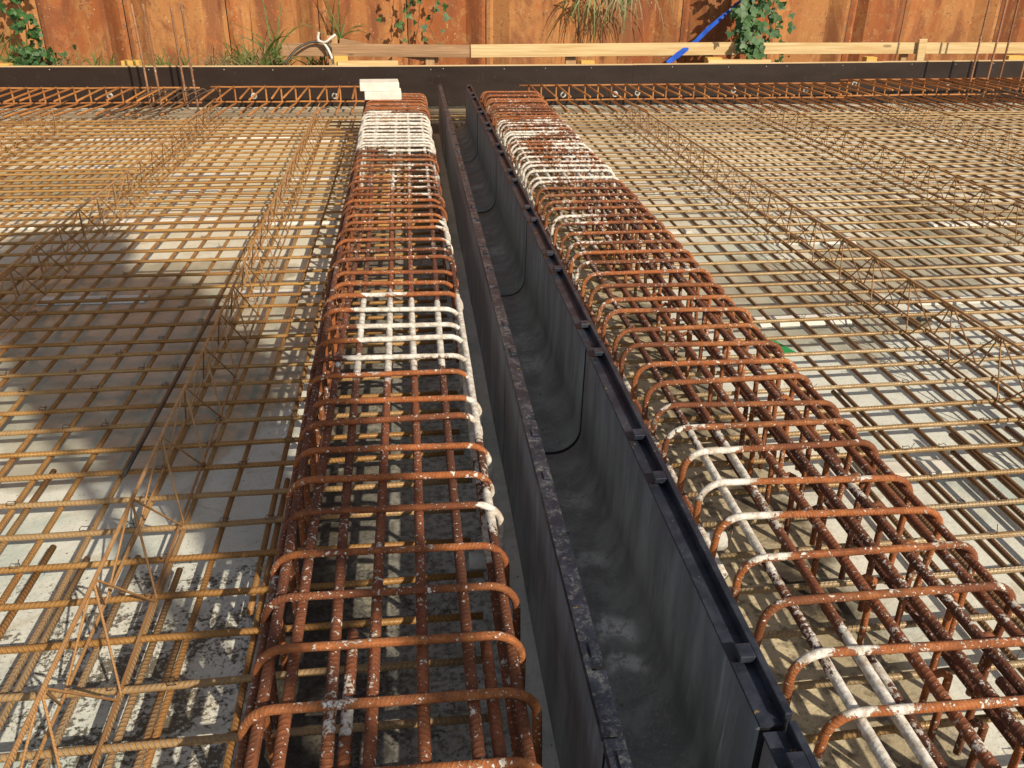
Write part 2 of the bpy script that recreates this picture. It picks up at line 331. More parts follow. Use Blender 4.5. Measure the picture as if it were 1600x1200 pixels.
M['stem']=simple('stem',(.13,.09,.04),(.24,.17,.08),20,.8); M['bark']=simple('bark',(.06,.045,.03),(.14,.11,.08),12,.9,(1,1,.3))
M['treeleaf']=leaf_mat('tree_leaf',(.03,.07,.02),(.06,.11,.03),.0)

# ------------------------------------------------------------------ the setting
def sheet(name,x0,x1,y0,y1,z,mat,kind='structure'):
    m=MB(); m.quadverts([(x0,y0,z),(x1,y0,z),(x1,y1,z),(x0,y1,z)]); o=m.build(name,mat); o['kind']=kind; return o
sheet('ground',-400,400,-400,400,-.06,M['earth'])
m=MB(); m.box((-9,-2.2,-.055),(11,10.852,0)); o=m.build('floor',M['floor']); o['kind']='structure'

# ------------------------------------------------------------------ drain channel
ORD=['nearest drain channel section, cut off by the bottom edge of the photo','drain channel section with pale scuffs on its floor, second from the camera',
 'third drain channel section from the camera, beyond the first full curved joint','fourth drain channel section from the camera, in the middle of the run',
 'fifth drain channel section from the camera, between the white-splashed cage stretches','last drain channel section, ending open before the dark formwork board']
XO0,XO1,XI0,XI1=.277,.601,.304,.552
def trough_profile():
    pts=[]; ro=.10; ri=.095; zi=.05
    outer=[(XO0,.455),(XO0-.003,.12)]
    outer+=[(XO0-.006,.02),(XO0-.006,.002),(XO1+.006,.002),(XO1+.006,.02),(XO1+.002,.12),(XO1,.455)]
    inner=[(XI1,.455)]
    cx1=XI1-.004-ri; cx0=XI0+.004+ri
    for i in range(9):
        a=-math.pi/2*i/8; inner.append((cx1+ri*math.cos(a),zi+ri+ri*math.sin(a)))
    for i in range(9):
        a=-math.pi/2-math.pi/2*i/8; inner.append((cx0+ri*math.cos(a),zi+ri+ri*math.sin(a)))
    inner.append((XI0,.455))
    return outer,inner
def channel(y0,y1,label,dz,dx):
    root=empty('drain_channel',(.44,(y0+y1)/2,0),label,'drain channel','drain channel sections laid end to end')
    y0+=.006; y1-=.006
    o,i=trough_profile(); prof=o+i; n=len(prof); m=MB(); ys=lin(y0,y1,12)
    # slightly eased mouth at both ends so the joint reads as a groove
    ys=[y0,y0+.006]+ys[1:-1]+[y1-.004,y1]
    for k,y in enumerate(ys):
        g=.012 if k in (0,len(ys)-1) else 0
        for j,(x,z) in enumerate(prof):
            xx,zz=x,z
            if j>=len(o) and g:
                xx += g if x>.44 else -g
                if z<.2: zz-=g
            wob=.0015*math.sin(y*5+x*9)
            m.v.append((xx+dx+wob,y,zz+dz)); m.sp.append(0)
    for k in range(len(ys)-1):
        for j in range(n):
            j2=(j+1)%n; m.f.append((k*n+j,k*n+j2,(k+1)*n+j2,(k+1)*n+j)); m.uv.append([(0,0)]*4); m.flat.append(j in (len(o)-1,n-1) )
    # end walls: strips between outer and inner outline
    no=len(o); ni=len(i)
    def ring(base,rev):
        # triangulated strip pairing by parameter
        a=0;b=ni-1
        while a<no-1 or b>0:
            if a<no-1 and (b==0 or (a+1)/(no-1)<=(ni-b)/(ni-1)): tri=(base+a,base+a+1,base+no+b); a+=1
            else: tri=(base+a,base+no+b-1,base+no+b); b-=1
            m.f.append(tri[::-1] if rev else tri); m.uv.append([(0,0)]*3); m.flat.append(True)
    ring(0,False); ring((len(ys)-1)*n,True)
    nf=len(m.f); nk=len(ys)-1; mi=[1 if (q<nk*n and (q//n in (0,nk-1)) and (q%n)>=len(o)-1) or q>=nk*n else 0 for q in range(nf)]
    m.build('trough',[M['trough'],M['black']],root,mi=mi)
    zt=.457+dz
    # right rail: ledge + raised outer lip
    r=MB(); r.box((XI1-.004+dx,y0,zt),(XO1-.013+dx,y1,zt+.006)); pass
    rr=r.build('rail',M['rail'],root); 
    lp=MB(); lp.box((XO1-.0125+dx,y0,zt-.004),(XO1+.002+dx,y1,zt+.030)); lp.build('lip',M['rail'],rr,.002)
    # left rail, a flat dusty top pierced by slots
    slots=[y for y in (y0+.15,y1-.08,y0+.55,y1-.5) if y0<y<y1]; slots.sort()
    lm=MB(); e=[y0]+[q for s_ in slots for q in (s_-.014,s_+.014)]+[y1]
    for a,b in zip(e[0::2],e[1::2]): lm.box((XO0-.004+dx,a,zt),(XI0+.004+dx,b,zt+.022))
    for s_ in slots: lm.box((XO0-.004+dx,s_-.0135,zt),(XO0+.006+dx,s_+.0135,zt+.020)); 
    lr=lm.build('rail',M['rail_dusty'],root)
    sl=MB()
    for s_ in slots: sl.box((XO0+.007+dx,s_-.0134,zt+.001),(XI0+.003+dx,s_+.0134,zt+.004))
    sl.build('slot',M['black'],lr)
    # clips standing on the lips
    for s_ in (y0+.15,y1-.08,y0+.75,y1-.62):
        if not y0<s_<y1: continue
        c=MB(); c.box((XO1-.043+dx,s_-.018,zt+.016),(XO1-.013+dx,s_+.018,zt+.031)); c.box((XO1-.03+dx,s_+.006,zt+.0065),(XO1-.014+dx,s_+.016,zt+.0155))
        c.build('clip',M['rail'],root,.002)
        c=MB(); c.box((XO0+.010+dx,s_+.016,zt+.0225),(XI0-.001+dx,s_+.05,zt+.028)); c.build('clip',M['rail_dusty'],root,.0015)
J=[-.67,.975,2.57,4.16,5.79,7.42,9.06]
for k in range(6): channel(J[k],J[k+1],ORD[k],R.uniform(-.003,.003),R.uniform(-.002,.002))
# crumbs on the channel floor
m=MB()
def pebble(m,c,r):
    b=len(m.v); bm=bmesh.new(); bmesh.ops.create_icosphere(bm,subdivisions=1,radius=r)
    s_=(R.uniform(.7,1.3),R.uniform(.7,1.3),R.uniform(.5,.9))
    for v in bm.verts:
        k=1+R.uniform(-.25,.25); m.v.append((c[0]+v.co.x*k*s_[0],c[1]+v.co.y*k*s_[1],c[2]+v.co.z*k*s_[2])); m.sp.append(0)
    for f in bm.faces: m.f.append(tuple(b+v.index for v in f.verts)); m.uv.append([(0,0)]*3); m.flat.append(True)
    bm.free()
for k in range(260):
    x=R.gauss(.40,.03); x=min(max(x,.37),.5); pebble(m,(x,R.uniform(.9,3.2) if k<200 else R.uniform(3,9),.052),R.choice([.0015,.002,.003,.004,.006]))
tag(m.build('gravel',M['debris']),'grey grit and crumbs lying on the drain channel floor','grit',kind='stuff')

# ------------------------------------------------------------------ beam cages
def sploc(zones):
    def f(p):
        s=0.0; q=p+Vector((.05*mnoise.noise(p*4.3),.30*mnoise.noise(p*2.7+Vector((9,0,0))),0))
        for (x0,x1,y0,y1,a) in zones:
            fx=min(1,max(0,min(q.x-x0,x1-q.x)/.10+.5)); fy=min(1,max(0,min(q.y-y0,y1-q.y)/.35+.5))
            s=max(s,a*fx*fy)
        s=max(s,.325)
        return s+ .20*(mnoise.noise(p*3.7+Vector((3,3,3)))) + .10*mnoise.noise(p*10)
    return f
LZ=[(-.6,.4,6.15,7.75,.72),(-.26,.3,2.55,3.25,.80),(-.33,-.2,2.62,3.0,.66),(.12,.30,1.5,3.35,.78),(.10,.24,3.8,4.5,.66),(-.21,-.16,1.0,1.45,.74),(-.13,-.09,.9,1.15,.66),(.04,.10,1.6,2.4,.56),(-.21,-.15,1.75,2.5,.52),(-.2,.2,4.7,6.2,.42),(-.2,-.11,1.05,1.3,.7),(-.6,.4,8.0,9.2,.2),(-.4,.0,3.3,4.6,.22),(.03,.13,1.7,2.1,.52),(-.5,.4,.5,6,.30)]
RZ=[(.65,1.4,4.9,7.3,.50),(.65,.85,5.0,7.4,.60),(.68,.79,.5,1.35,.80),(.68,.86,1.1,2.0,.62),(.78,.87,.5,1.25,.76),(.86,.93,.5,1.15,.60),(1.0,1.1,.5,1.1,.5),(.6,.78,1.9,4.9,.45),(.65,1.0,3.6,4.9,.46),(.6,1.4,7.4,9.2,.2),(.5,1.5,.5,9,.30)]
def stirrup_pts(xl,xr,zt,zb,r,y,skew,tilt):
    P=[]
    P+=seg((xl-.004,y+tilt,zb),(xl,y,zt-r),.05)
    for i in range(1,7): a=math.pi/2*i/6; P.append(Vector((xl+r-r*math.cos(a),y,zt-r+r*math.sin(a))))
    P+=seg((xl+r,y,zt),(xr-r,y+skew,zt-.002),.035)[1:]
    for i in range(1,7): a=math.pi/2*i/6; P.append(Vector((xr-r+r*math.sin(a),y+skew,zt-r+r*math.cos(a)-.002)))
    P+=seg((xr,y+skew,zt-r-.002),(xr+.003,y+skew+tilt,zb),.05)[1:]
    return P
def cage(side,label):
    L=side=='L'; spf=sploc(LZ if L else RZ)
    root=empty('beam_cage',(-.1 if L else 1.0,5,0),label,'beam cage','two beam reinforcement cages beside the drain channel')
    y=.55 if L else .58; k=0
    ylast=8.92 if L else 9.06
    ys=[]
    while y<ylast: ys.append(y+R.uniform(-.012,.012)); y+=.1495 if y<6.2 else .125
    for y in ys:
        if L: xl=-.345-.012*(y-1.2); xr=.185-.016*(min(y,2.4)-1.1)-.004*max(0,y-2.4)
        else: xl=.705; xr=1.275+.001*y
        xl+=R.uniform(-.008,.008); xr+=R.uniform(-.008,.008); zt=.42+R.uniform(-.007,.006)
        m=MB(); m.tube(stirrup_pts(xl,xr,zt,.045 if L else .06,.062,y,R.uniform(-.02,.02),R.uniform(-.04,.04)),R.uniform(.0088,.0099),10 if y<3.5 else 7,spf)
        m.build('stirrup',M['cage'],root)
        if not L:
            m=MB(); x=1.15+R.uniform(-.012,.012); yy=y+R.uniform(.02,.045)
            m.tube([(x-.05,yy,.395),(x-.02,yy,.408),(x,yy,.39)]+seg((x,yy,.37),(x+.01,yy+.01,.05),.08),.0085,7,spf); m.build('link',M['cage'],root)
            if R.random()<.6:
                m=MB(); x=1.06+R.uniform(-.012,.012); m.tube([(x-.05,yy,.30),(x-.02,yy,.312),(x,yy,.30)]+seg((x,yy,.28),(x+.005,yy,.05),.08),.0085,7,spf); m.build('link',M['cage'],root)
    def bar(x,z,y0,y1,r=.0115,dx=0):
        pts=[Vector((x+dx*(yy-1)+.005*math.sin(yy*1.3+x*20),yy,z+.003*math.sin(yy*2+x*11))) for yy in lin(y0,y1,int((y1-y0)/.05))]
        m=MB(); m.tube(pts,r,10,spf); m.build('lengthwise_bar',M['cage_long'],root)
    if L:
        for x,z,y0,d in ((-.346,.36,.4,-.012),(-.322,.3925,.4,-.012),(-.275,.3985,.4,-.001),(-.185,.398,.4,-.018),(-.157,.386,.4,0),(-.112,.3985,.4,-.004),(-.026,.3985,.4,-.002),(.068,.398,.4,.002),(.109,.392,.4,0),(.162,.39,.4,-.006),(.158,.28,.4,-.005),(-.335,.10,.4,-.012)):
            y1=8.98
            if abs(x+.157)<.001: y1=1.36
            if abs(x-.109)<.001: y1=1.3
            bar(x,z,y0,y1,.0118,d)
    else:
        for x,z,y0,y1 in ((.772,.398,.4,9.1),(.728,.115,.4,9.1),(.726,.27,1.6,9.1),(.842,.399,.4,9.1),(.866,.389,.4,1.2),(.94,.399,.4,9.1),(1.036,.399,.4,9.1),(1.112,.398,.4,9.1),(1.135,.39,1.9,9.1),(1.19,.399,.4,9.1),(1.252,.385,.4,9.1),(1.0,.15,.4,1.65),(1.03,.12,1.5,9.1),(1.24,.12,.4,9.1),(1.09,.39,.4,1.1)):
            bar(x,z,y0,y1,.0125 if x in(.94,1.112,1.036) else .011)
    return root
cage('L','rusty stirrup cage left of the drain channel, carrying two white foam blocks')
cage('R','rusty stirrup cage right of the drain channel, splashed white along its left edge')

# ------------------------------------------------------------------ reinforcing mats
def mat_(side,label):
    L=side=='L'; root=empty('reinforcing_mat',(-3 if L else 4,5,.08),label,'rebar mat','two mats of crossed reinforcing bars on the floor')
    hi=M['mat_left'] if L else M['mat_right']; lo=M['mat_left_low'] if L else M['mat_right_low']
    ys=[]
    if L: ys=[.72,.88,1.05,1.21,1.368,1.534,1.702,1.859,2.017,2.177,2.335,2.499,2.648,2.819,2.969,3.131,3.29,3.453,3.607,3.79,3.978,4.129,4.291,4.499,4.725,4.929,5.148,5.336]
    else: ys=[.6,.78,.95,1.12,1.27,1.43,1.59,1.75,1.91,2.07,2.23,2.402,2.562,2.713,2.898,3.081,3.214,3.407,3.605,3.762,3.93,4.09,4.27,4.45,4.63,4.82,5.0,5.18,5.36]
    y=ys[-1]
    while y<9.55: y+=R.uniform(.155,.205); ys.append(y)
    while y<9.98: y+=.075; ys.append(y)
    x0,x1=(-6.6,.15) if L else (.625,9.6); tilt=.012 if L else .022
    for y in ys:
        yy=y; tl=tilt+R.uniform(-.006,.006); xr=(-1.2 if L else 2.0)
        if y>9.4: tl*=.3; 
        x0_=(.10 if (not L and y>9.25) else x0+R.uniform(0,.2 if L else .02))
        a=(x0_,yy+(x0_-xr)*tl,.1); b=(x1-(R.uniform(0,.03) if L else 0),yy+(x1-xr)*tl,.1)
        z=.098+R.uniform(-.004,.004)
        pts=[Vector((a[0]+(b[0]-a[0])*i/16,a[1]+(b[1]-a[1])*i/16+R.uniform(-.005,.005),z+R.uniform(-.002,.002))) for i in range(17)]
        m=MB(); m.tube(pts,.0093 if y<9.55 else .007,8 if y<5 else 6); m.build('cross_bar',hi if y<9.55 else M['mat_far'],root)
    xs=[]; 
    if L:
        x=-.475
        while x>-6.5: xs.append(x); x-=.1335
    else:
        x=1.40
        while x<9.5: xs.append(x); x+=.137
    for i,x in enumerate(xs):
        y0=.5 if R.random()<.5 else R.uniform(.9,2.0); xx=x+R.uniform(-.012,.012); dx=R.uniform(-.012,.012)
        if abs(x)>3.2: y0=max(y0,R.uniform(1.5,2.0))
        z=.0795+R.uniform(-.002,.002)
        ye=R.uniform(9.9,10.05); pts=[Vector((xx+dx*j/14+R.uniform(-.004,.004),y0+(ye-y0)*j/14,z)) for j in range(15)]
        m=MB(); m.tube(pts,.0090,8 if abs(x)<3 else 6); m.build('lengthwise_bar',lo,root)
    # lap bars: a second bar beside the first at the near end
    for i,x in enumerate(xs[:20 if L else 22]):
        ye=R.choice([1.75,2.05,2.35,2.5]) if L else R.choice([2.45,2.62,2.8])
        xx=x+R.choice([-1,1])*R.uniform(.026,.045)
        m=MB(); m.tube(seg((xx,.4,.079),(xx+R.uniform(-.02,.02),ye+R.uniform(-.1,.1),.079),.4),.0092,8); m.build('lap_bar',lo,root)
    if not L:
        m=MB()
    for yb in ((2.66,3.0) if not L else (2.9,)):
        pass
    # twisted tie wires at crossings
    w=MB()
    for y in ys:
        if y>6: continue
        for x in xs:
            if R.random()<(.38 if y<3.5 else .16) and abs(x)<5:
                cy=y+(x-(-1.2 if L else 2.0))*tilt; c=Vector((x,cy,.102))
                ring=[c+Vector((math.cos(a)*.014,math.sin(a)*.013,.009+.003*math.sin(3*a))) for a in lin(0,5.6,7)]
                ring+=[ring[-1]+Vector((R.uniform(-.02,.02),R.uniform(-.02,.02),R.uniform(.008,.028)))]
                w.tube(ring,.0014,4,cap=False)
    o=w.build('tie_wire',M['wire'],root); o['kind']='stuff'
    return ys,xs
ysL,xsL=mat_('L','ochre rusty mat of crossed bars covering the floor left of the drain channel')
ysR,xsR=mat_('R','pale brown mat of crossed bars covering the floor right of the drain channel')

# ------------------------------------------------------------------ lattice girders
def girder(x,y0,y1,dx,label,phase,h=.205):
    root=empty('lattice_girder',(x,(y0+y1)/2,.105),label,'lattice girder','triangular lattice girders standing on the mats')
    X=lambda y: x+dx*(y-3)
    zb=.112; zt=zb+h
    m=MB(); m.tube([(X(y)+R.uniform(-.003,.003),y,zt+R.uniform(-.002,.002)) for y in lin(y0,y1,24)],.0062,6); m.build('top_chord',M['girder'],root)
    for s in (-1,1):
        m=MB(); m.tube([(X(y)+s*.06+R.uniform(-.002,.002),y,zb) for y in lin(y0,y1,24)],.0048,6); m.build('bottom_chord',M['girder'],root)
    for s in (-1,1):
        pts=[]; p=.335; n=int((y1-y0)/p)
        ya=phase-p*math.ceil((phase-y0)/p)
        y=ya
        while y<y1-p*.5:
            pts+= [(X(y)+s*.004,y-.01,zt-.004),(X(y)+s*.004,y+.01,zt-.004),(X(y)+s*.063,y+p/2-.009,zb-.001),(X(y)+s*.063,y+p/2+.009,zb-.001)]; y+=p
        m=MB(); m.tube(pts,.0034,5); m.build('lacing',M['girder'],root)
girder(-.808,.7,9.2,-.018,'lattice girder running nearest to the left beam cage',3.012,.20)
girder(-1.885,2.0,9.35,-.016,'middle one of the three lattice girders on the ochre mat',4.038,.20)
girder(-3.32,4.2,9.25,-.012,'lattice girder on the ochre mat farthest from the drain channel',8.47,.20)
girder(2.275,1.0,9.3,-.006,'lattice girder running nearest to the right beam cage',2.856,.20)
girder(3.715,2.2,9.5,.003,'lattice girder second from the right beam cage on the pale brown mat',4.857,.20)
girder(5.19,3.2,9.5,.003,'lattice girder third from the right beam cage, reaching towards the four tall bars',7.472,.20)

# ------------------------------------------------------------------ edge baskets along the formwork
def basket(x0,x1,z0,z1,label,yb=10.66,lean=0.0,rise=0.0):
    root=empty('edge_basket',((x0+x1)/2,yb,z0),label,'edge rebar','hairpin baskets along the formwork')
    x=x0+.06
    while x<x1-.03:
        xx=x+R.uniform(-.02,.02); zr=rise*(x-x0); y1=yb-R.uniform(1.02,1.16); a=R.uniform(-.03,.03); t=z1+zr; b=z0+zr; r=.03
        P=seg((xx+a+.02,y1+.02,t+.008+R.uniform(-.004,.01)),(xx,yb-r,t+.008),.3)
        P+=[Vector((xx,yb-r*.3,t-.001)),Vector((xx,yb,t-r))]+seg((xx,yb,t-r-.02),(xx,yb,b+r),.2)+[Vector((xx,yb-r*.3,b-.006)),Vector((xx,yb-r,b-.014))]
        P+=seg((xx,yb-r-.02,b-.012),(xx+a,y1,.122),.3)
        m=MB(); m.tube(P,.0108,7); m.build('hairpin',M['hairpin'],root); x+=.17
    for z in (z1,z0):
        m=MB(); m.tube([(xa,yb-.012-R.uniform(.006,.01),z+rise*(xa-x0)+R.uniform(-.003,.003)) for xa in lin(x0-.05,x1+.03,14)],.0105,7); m.build('lengthwise_bar',M['hairpin'],root)
basket(-6.6,-2.45,.088,.250,'orange hairpin basket at the formwork left of the four thin upright bars')
basket(-2.25,-.56,.092,.256,'orange hairpin basket at the formwork between the four left upright bars and the foam blocks')
basket(1.34,5.45,.094,.262,'orange hairpin basket at the formwork just right of the right beam cage',rise=.004)
basket(5.36,9.6,.128,.315,'higher orange hairpin basket at the formwork behind the right-hand upright bars',rise=.006)

# upright starter bars
SB=[(-2.93,10.39,'leftmost of the four left upright bars'),(-2.80,10.33,'second from the left of the four left upright bars'),(-2.57,10.55,'third from the left of the four left upright bars'),(-2.43,10.46,'rightmost of the four left upright bars'),
    (6.86,10.35,'leftmost of the four right upright bars'),(7.14,10.45,'second from the left of the four right upright bars'),(7.34,10.52,'third from the left of the four right upright bars'),(7.52,10.38,'rightmost of the four right upright bars')]
for i,(x,y,l) in enumerate(SB):
    h=1.14+R.uniform(-.03,.03) if i<4 else 1.55
    lx=R.uniform(-.02,.01)
    m=MB(); m.tube([(x+lx*(z-.03)+.006*math.sin(z*3+i),y+.01*z,z) for z in lin(.03,h,14)],  .0125 if i<4 else .0125,8,lambda p:.34 if p.z<.25 else .28)
    tag(m.build('starter_bar',M['starter']),'thin rusty bar, '+l,'upright bar','upright bars in front of the formwork')

# spacer wheels between basket and formwork
WH=[(172,150),(397,150),(523,150),(880,148),(961,147),(996,145),(1146,141),(1259,141),(1335,131),(1482,129)]
F=1330.; H=1.63
def norm(v): return Vector(v).normalized()
cY=norm((-166,668,-F)); rho=.040; cX=norm((1,rho,(-166+668*rho)/F)); cZ=cX.cross(cY)
CAMROT=Matrix((cX,cY,cZ))          # rows: world axes in camera coordinates -> world = CAMROT @ cam
def at_y(x,y,Y):
    d=CAMROT@Vector((x-800,600-y,-F)); t=Y/d.y; return Vector((d.x*t,Y,d.z*t+H))
WL=['left of the four thin upright bars','left of the middle of the left hairpin basket','nearest left of the foam blocks','just right of the right beam cage','second to the right of the right beam cage','third to the right of the right beam cage','at the first third of the right basket','where the right basket ends','where the higher basket starts','behind the right upright bars']
for (x,y),l in zip(WH,WL):
    p=at_y(x,y,10.615); root=empty('rebar_spacer',p,'white spacer wheel on the hairpin basket, '+l,'spacer','white spacer wheels on the hairpin baskets')
    m=MB(); rr=.028
    for a in range(8):
        th=a*math.pi/4
        m.tube([(0,0,0),(math.cos(th)*rr,0,math.sin(th)*rr)],.007,5)
    m.tube([(math.cos(a)*rr,0,math.sin(a)*rr) for a in lin(0,2*math.pi,20)],.008,6,cap=False)
    o=m.build('rim',M['white_plastic']); o.parent=root
    m=MB(); m.tube([(0,-.012,0),(0,.012,0)],.017,8); o=m.build('hub',M['cable_black']); o.parent=root

# ------------------------------------------------------------------ formwork boards
PX=[-9.2,-6.9,-3.7,-.485,2.729,5.95,9.2,10.6]; ZT=[.452,.452,.452,.453,.470,.500,.53]
FL=['film-faced formwork board beyond the left edge','dark formwork board behind the left end of the ochre mat','dark formwork board behind the four left upright bars and a hairpin basket','dark formwork board right behind the foam blocks',
    'dark formwork board behind the right hairpin basket, under the blue strap','dark formwork board behind the right upright bars','film-faced formwork board beyond the right edge']
for i in range(7):
    x0,x1=PX[i]+.0004,PX[i+1]-.0004; root=empty('formwork_board',((x0+x1)/2,10.86,0),FL[i],'formwork','dark formwork boards along the far edge')
    yb=10.86+(.003 if i%2 else 0); z0=.0; za=ZT[i]; zb=ZT[i]+(ZT[min(i+1,6)]-ZT[i])*.9
    m=MB(); P=[Vector(p) for p in ((x0,yb,z0),(x1,yb,z0),(x1,yb+.021,z0),(x0,yb+.021,z0),(x0,yb,za),(x1,yb,zb),(x1,yb+.021,zb),(x0,yb+.021,za))]
    b=0; m.v=[tuple(p) for p in P]; m.sp=[0]*8
    for q in ((0,3,2,1),(0,1,5,4),(1,2,6,5),(2,3,7,6),(3,0,4,7)): m.f.append(q); m.uv.append([(0,0)]*4); m.flat.append(True)
    m.f.append((4,5,6,7)); m.uv.append([(0,0)]*4); m.flat.append(True)
    m.build('panel',M['form'],root)
    m=MB(); m.v=[(x0,yb-.001,za),(x1,yb-.001,zb),(x1,yb+.040,zb),(x0,yb+.040,za),(x0,yb-.001,za+.012),(x1,yb-.001,zb+.012),(x1,yb+.040,zb+.012),(x0,yb+.040,za+.012)]; m.sp=[0]*8
    for q in ((0,3,2,1),(4,5,6,7),(0,1,5,4),(1,2,6,5),(2,3,7,6),(3,0,4,7)): m.f.append(q); m.uv.append([(0,0)]*4); m.flat.append(True)
    m.build('top_batten',M['ply_edge'],root)
    m=MB(); 
    for k in range(1,6):
        xs_=x0+(x1-x0)*k/6+R.uniform(-.2,.2); zz=za+(zb-za)*k/6-R.uniform(.025,.035)
        n_=m; n_.tube([(xs_,yb-.004,zz),(xs_,yb+.002,zz)],.0055,6)
    m.build('screw',M['white_plastic'],root)
# timber behind the formwork
def board(name,p0,p1,th,ht,mat,label,cat,group=None):
    p0=Vector(p0); p1=Vector(p1); d=p1-p0; L=d.length
    rot=d.to_track_quat('X','Z').to_matrix().to_4x4(); m=MB(); m.box((0,-th/2,-ht/2),(L,th/2,ht/2),Matrix.Translation(p0)@rot)
    return tag(m.build(name,mat,None,.003),label,cat,group)
board('rail_board',(-1.53,11.27,.607),(.745,11.27,.588),.035,.145,M['wood_old'],'greyish weathered timber rail ending in the middle of the photo, beside paler rails','rail','timber rails behind the formwork')
board('rail_board',(.752,11.25,.592),(4.15,11.25,.627),.04,.150,M['wood_new'],'bright fresh pine rail between the weathered rail and the leafy vine','rail','timber rails behind the formwork')
board('rail_board',(4.157,11.25,.627),(8.9,11.25,.640),.04,.135,M['wood_new'],'bright fresh pine rail right of the leafy vine, behind the right upright bars','rail','timber rails behind the formwork')
for x,z1,w,l,mt in ((.247,.53,.11,'short pine post under the inner end of the weathered rail','wood_post'),(2.02,.66,.13,'short pine post holding up the bright rail right of the drain channel','wood_post'),(-.93,.76,.12,'pine post with a rounded top where the cables are tied','wood_post'),(6.47,.58,.09,'short stub of timber left of the tilted pine stake','wood_post')):
    m=MB(); m.box((x-w/2,11.295,-.05),(x+w/2,11.36,z1)); tag(m.build('timber_post',M[mt],None,.004),l,'post','timber posts behind the formwork')
m=MB(); m.box((-.055,-.02,0),(.055,.02,.75),Matrix.Translation((6.67,11.20,0))@Matrix.Rotation(math.radians(-4),4,'Y')); tag(m.build('timber_stake',M['wood_new'],None,.003),'tilted pine stake in front of the bright rail left of the right upright bars','stake')
board('timber_brace',(-.85,11.40,.69),(.35,11.36,.47),.03,.075,M['wood_old'],'sloping timber brace behind the weathered rail, running down to the formwork','brace')
for (x,y,w,l) in ((206,99,.20,'yellow timber block left of the four left upright bars'),(533,92,.16,'yellow timber block below the tied cables'),(917,99,.17,'yellow timber block right of the drain channel'),(1114,94,.19,'yellow timber block on the short plank under the vine'),(1358,93,.14,'yellow timber block between the vine and the tilted stake'),(1583,91,.22,'yellow timber block at the right edge of the photo'),(4,104,.2,'yellow timber block at the left edge of the photo')):
    p=at_y(x,y,11.0); m=MB(); m.box((p.x-w/2,10.93,p.z-.16),(p.x+w/2,11.05,p.z+.035),None); tag(m.build('timber_block',M['wood_yellow'],None,.004),l,'timber block','yellow timber blocks behind the formwork')
for (x0,x1,y,l) in ((528,622,99,'short pale plank on the formwork top behind the foam blocks'),(1105,1203,97,'short pale plank on the formwork top under the leafy vine')):
    a=at_y(x0,y,10.95); b=at_y(x1,y,10.95); m=MB(); m.box((a.x,10.905,a.z-.02),(b.x,10.985,a.z+.03)); tag(m.build('plank',M['wood_new'],None,.003),l,'plank')

# ------------------------------------------------------------------ sheet pile wall
wall=empty('sheet_pile_wall',(1,12.1,0),'tall rusty orange-brown sheet pile wall closing the far side of the pit','sheet pile wall')
seams=[-8.2,-6.95,-5.75,-4.56,-3.53,-2.285,-1.141,-.014,1.011,2.244,3.647,4.9,5.99,6.787,8.185,9.4,10.7,12]
for k in range(len(seams)-1):
    a,b=seams[k]+.006,seams[k+1]-.006; w=b-a; s=1 if k%2 else -1; y0=12.08; d=.09*s; fl=.2*w; m=MB()
    prof=[(a,y0),(a+.05,y0-.012),(a+.09,y0+.0),(a+fl+.05,y0+d),(b-fl-.05,y0+d),(b-.09,y0),(b-.05,y0-.012),(b,y0)]
    zs=lin(-.06,6.2,16)
    for (xa,ya),(xb,yb_) in zip(prof,prof[1:]):
        for z0,z1 in zip(zs,zs[1:]): m.quadverts([(xa,ya,z0),(xb,yb_,z0),(xb,yb_,z1),(xa,ya,z1)])
    m.build('sheet_pile',M['pile'],wall)
    if k:
        m=MB(); m.tube([(seams[k],y0+.014,z) for z in (-.05,1.5,3.4,6.2)],.008,6); m.build('interlock',M['black'] if k%3 else M['dark_bar'],wall)
# soil strip behind the formwork
m=MB()
nx=120; 
for i in range(nx+1):
    for j in range(7):
        x=-9+20*i/nx; y=10.92+1.2*j/6; m.v.append((x,y,.02+.10*(j/6)+.06*mnoise.noise(Vector((x*2,y*2,0))))); m.sp.append(0)
for i in range(nx):
    for j in range(6): m.f.append((i*7+j,(i+1)*7+j,(i+1)*7+j+1,i*7+j+1)); m.uv.append([(0,0)]*4); m.flat.append(False)
o=m.build('terrain',M['earth']); o['kind']='structure'

# ------------------------------------------------------------------ plants
def leaf(m,c,dirv,size,nrm=None,lobes=True):
    d=Vector(dirv).normalized(); s=d.cross(nrm or Vector((R.uniform(-.4,.4),-1,R.uniform(-.1,.9)))).normalized(); n=s.cross(d)
    P=[(0,0),(.30,.16),(.40,.42),(.27,.78),(0,1.15),(-.27,.78),(-.40,.42),(-.30,.16)]
    b=len(m.v)
    for (u,v) in P:
        q=Vector(c)+s*u*size+d*v*size+n*(-abs(u)*.25*size+ .12*size*math.sin(v*3)); m.v.append(tuple(q)); m.sp.append(0)
    m.f.append(tuple(range(b,b+8))); m.uv.append([(0,0)]*8); m.flat.append(False)
def blade(m,c,dirv,L,w,droop):
    p=Vector(c); d=Vector(dirv).normalized(); n=6; pts=[]
    side=d.cross(Vector((0,-1,.2))).normalized()
    for i in range(n+1):
        pts.append((p.copy(),w*(1-(i/n)**1.6)+.0008)); p=p+d*(L/n); d=(d+Vector((0,0,-droop/n))).normalized()
    b=len(m.v)
    for q,ww in pts: m.v.append(tuple(q+side*ww)); m.v.append(tuple(q-side*ww)); m.sp+= [0,0]
    for i in range(n): m.f.append((b+2*i,b+2*i+1,b+2*i+3,b+2*i+2)); m.uv.append([(0,0)]*4); m.flat.append(False)
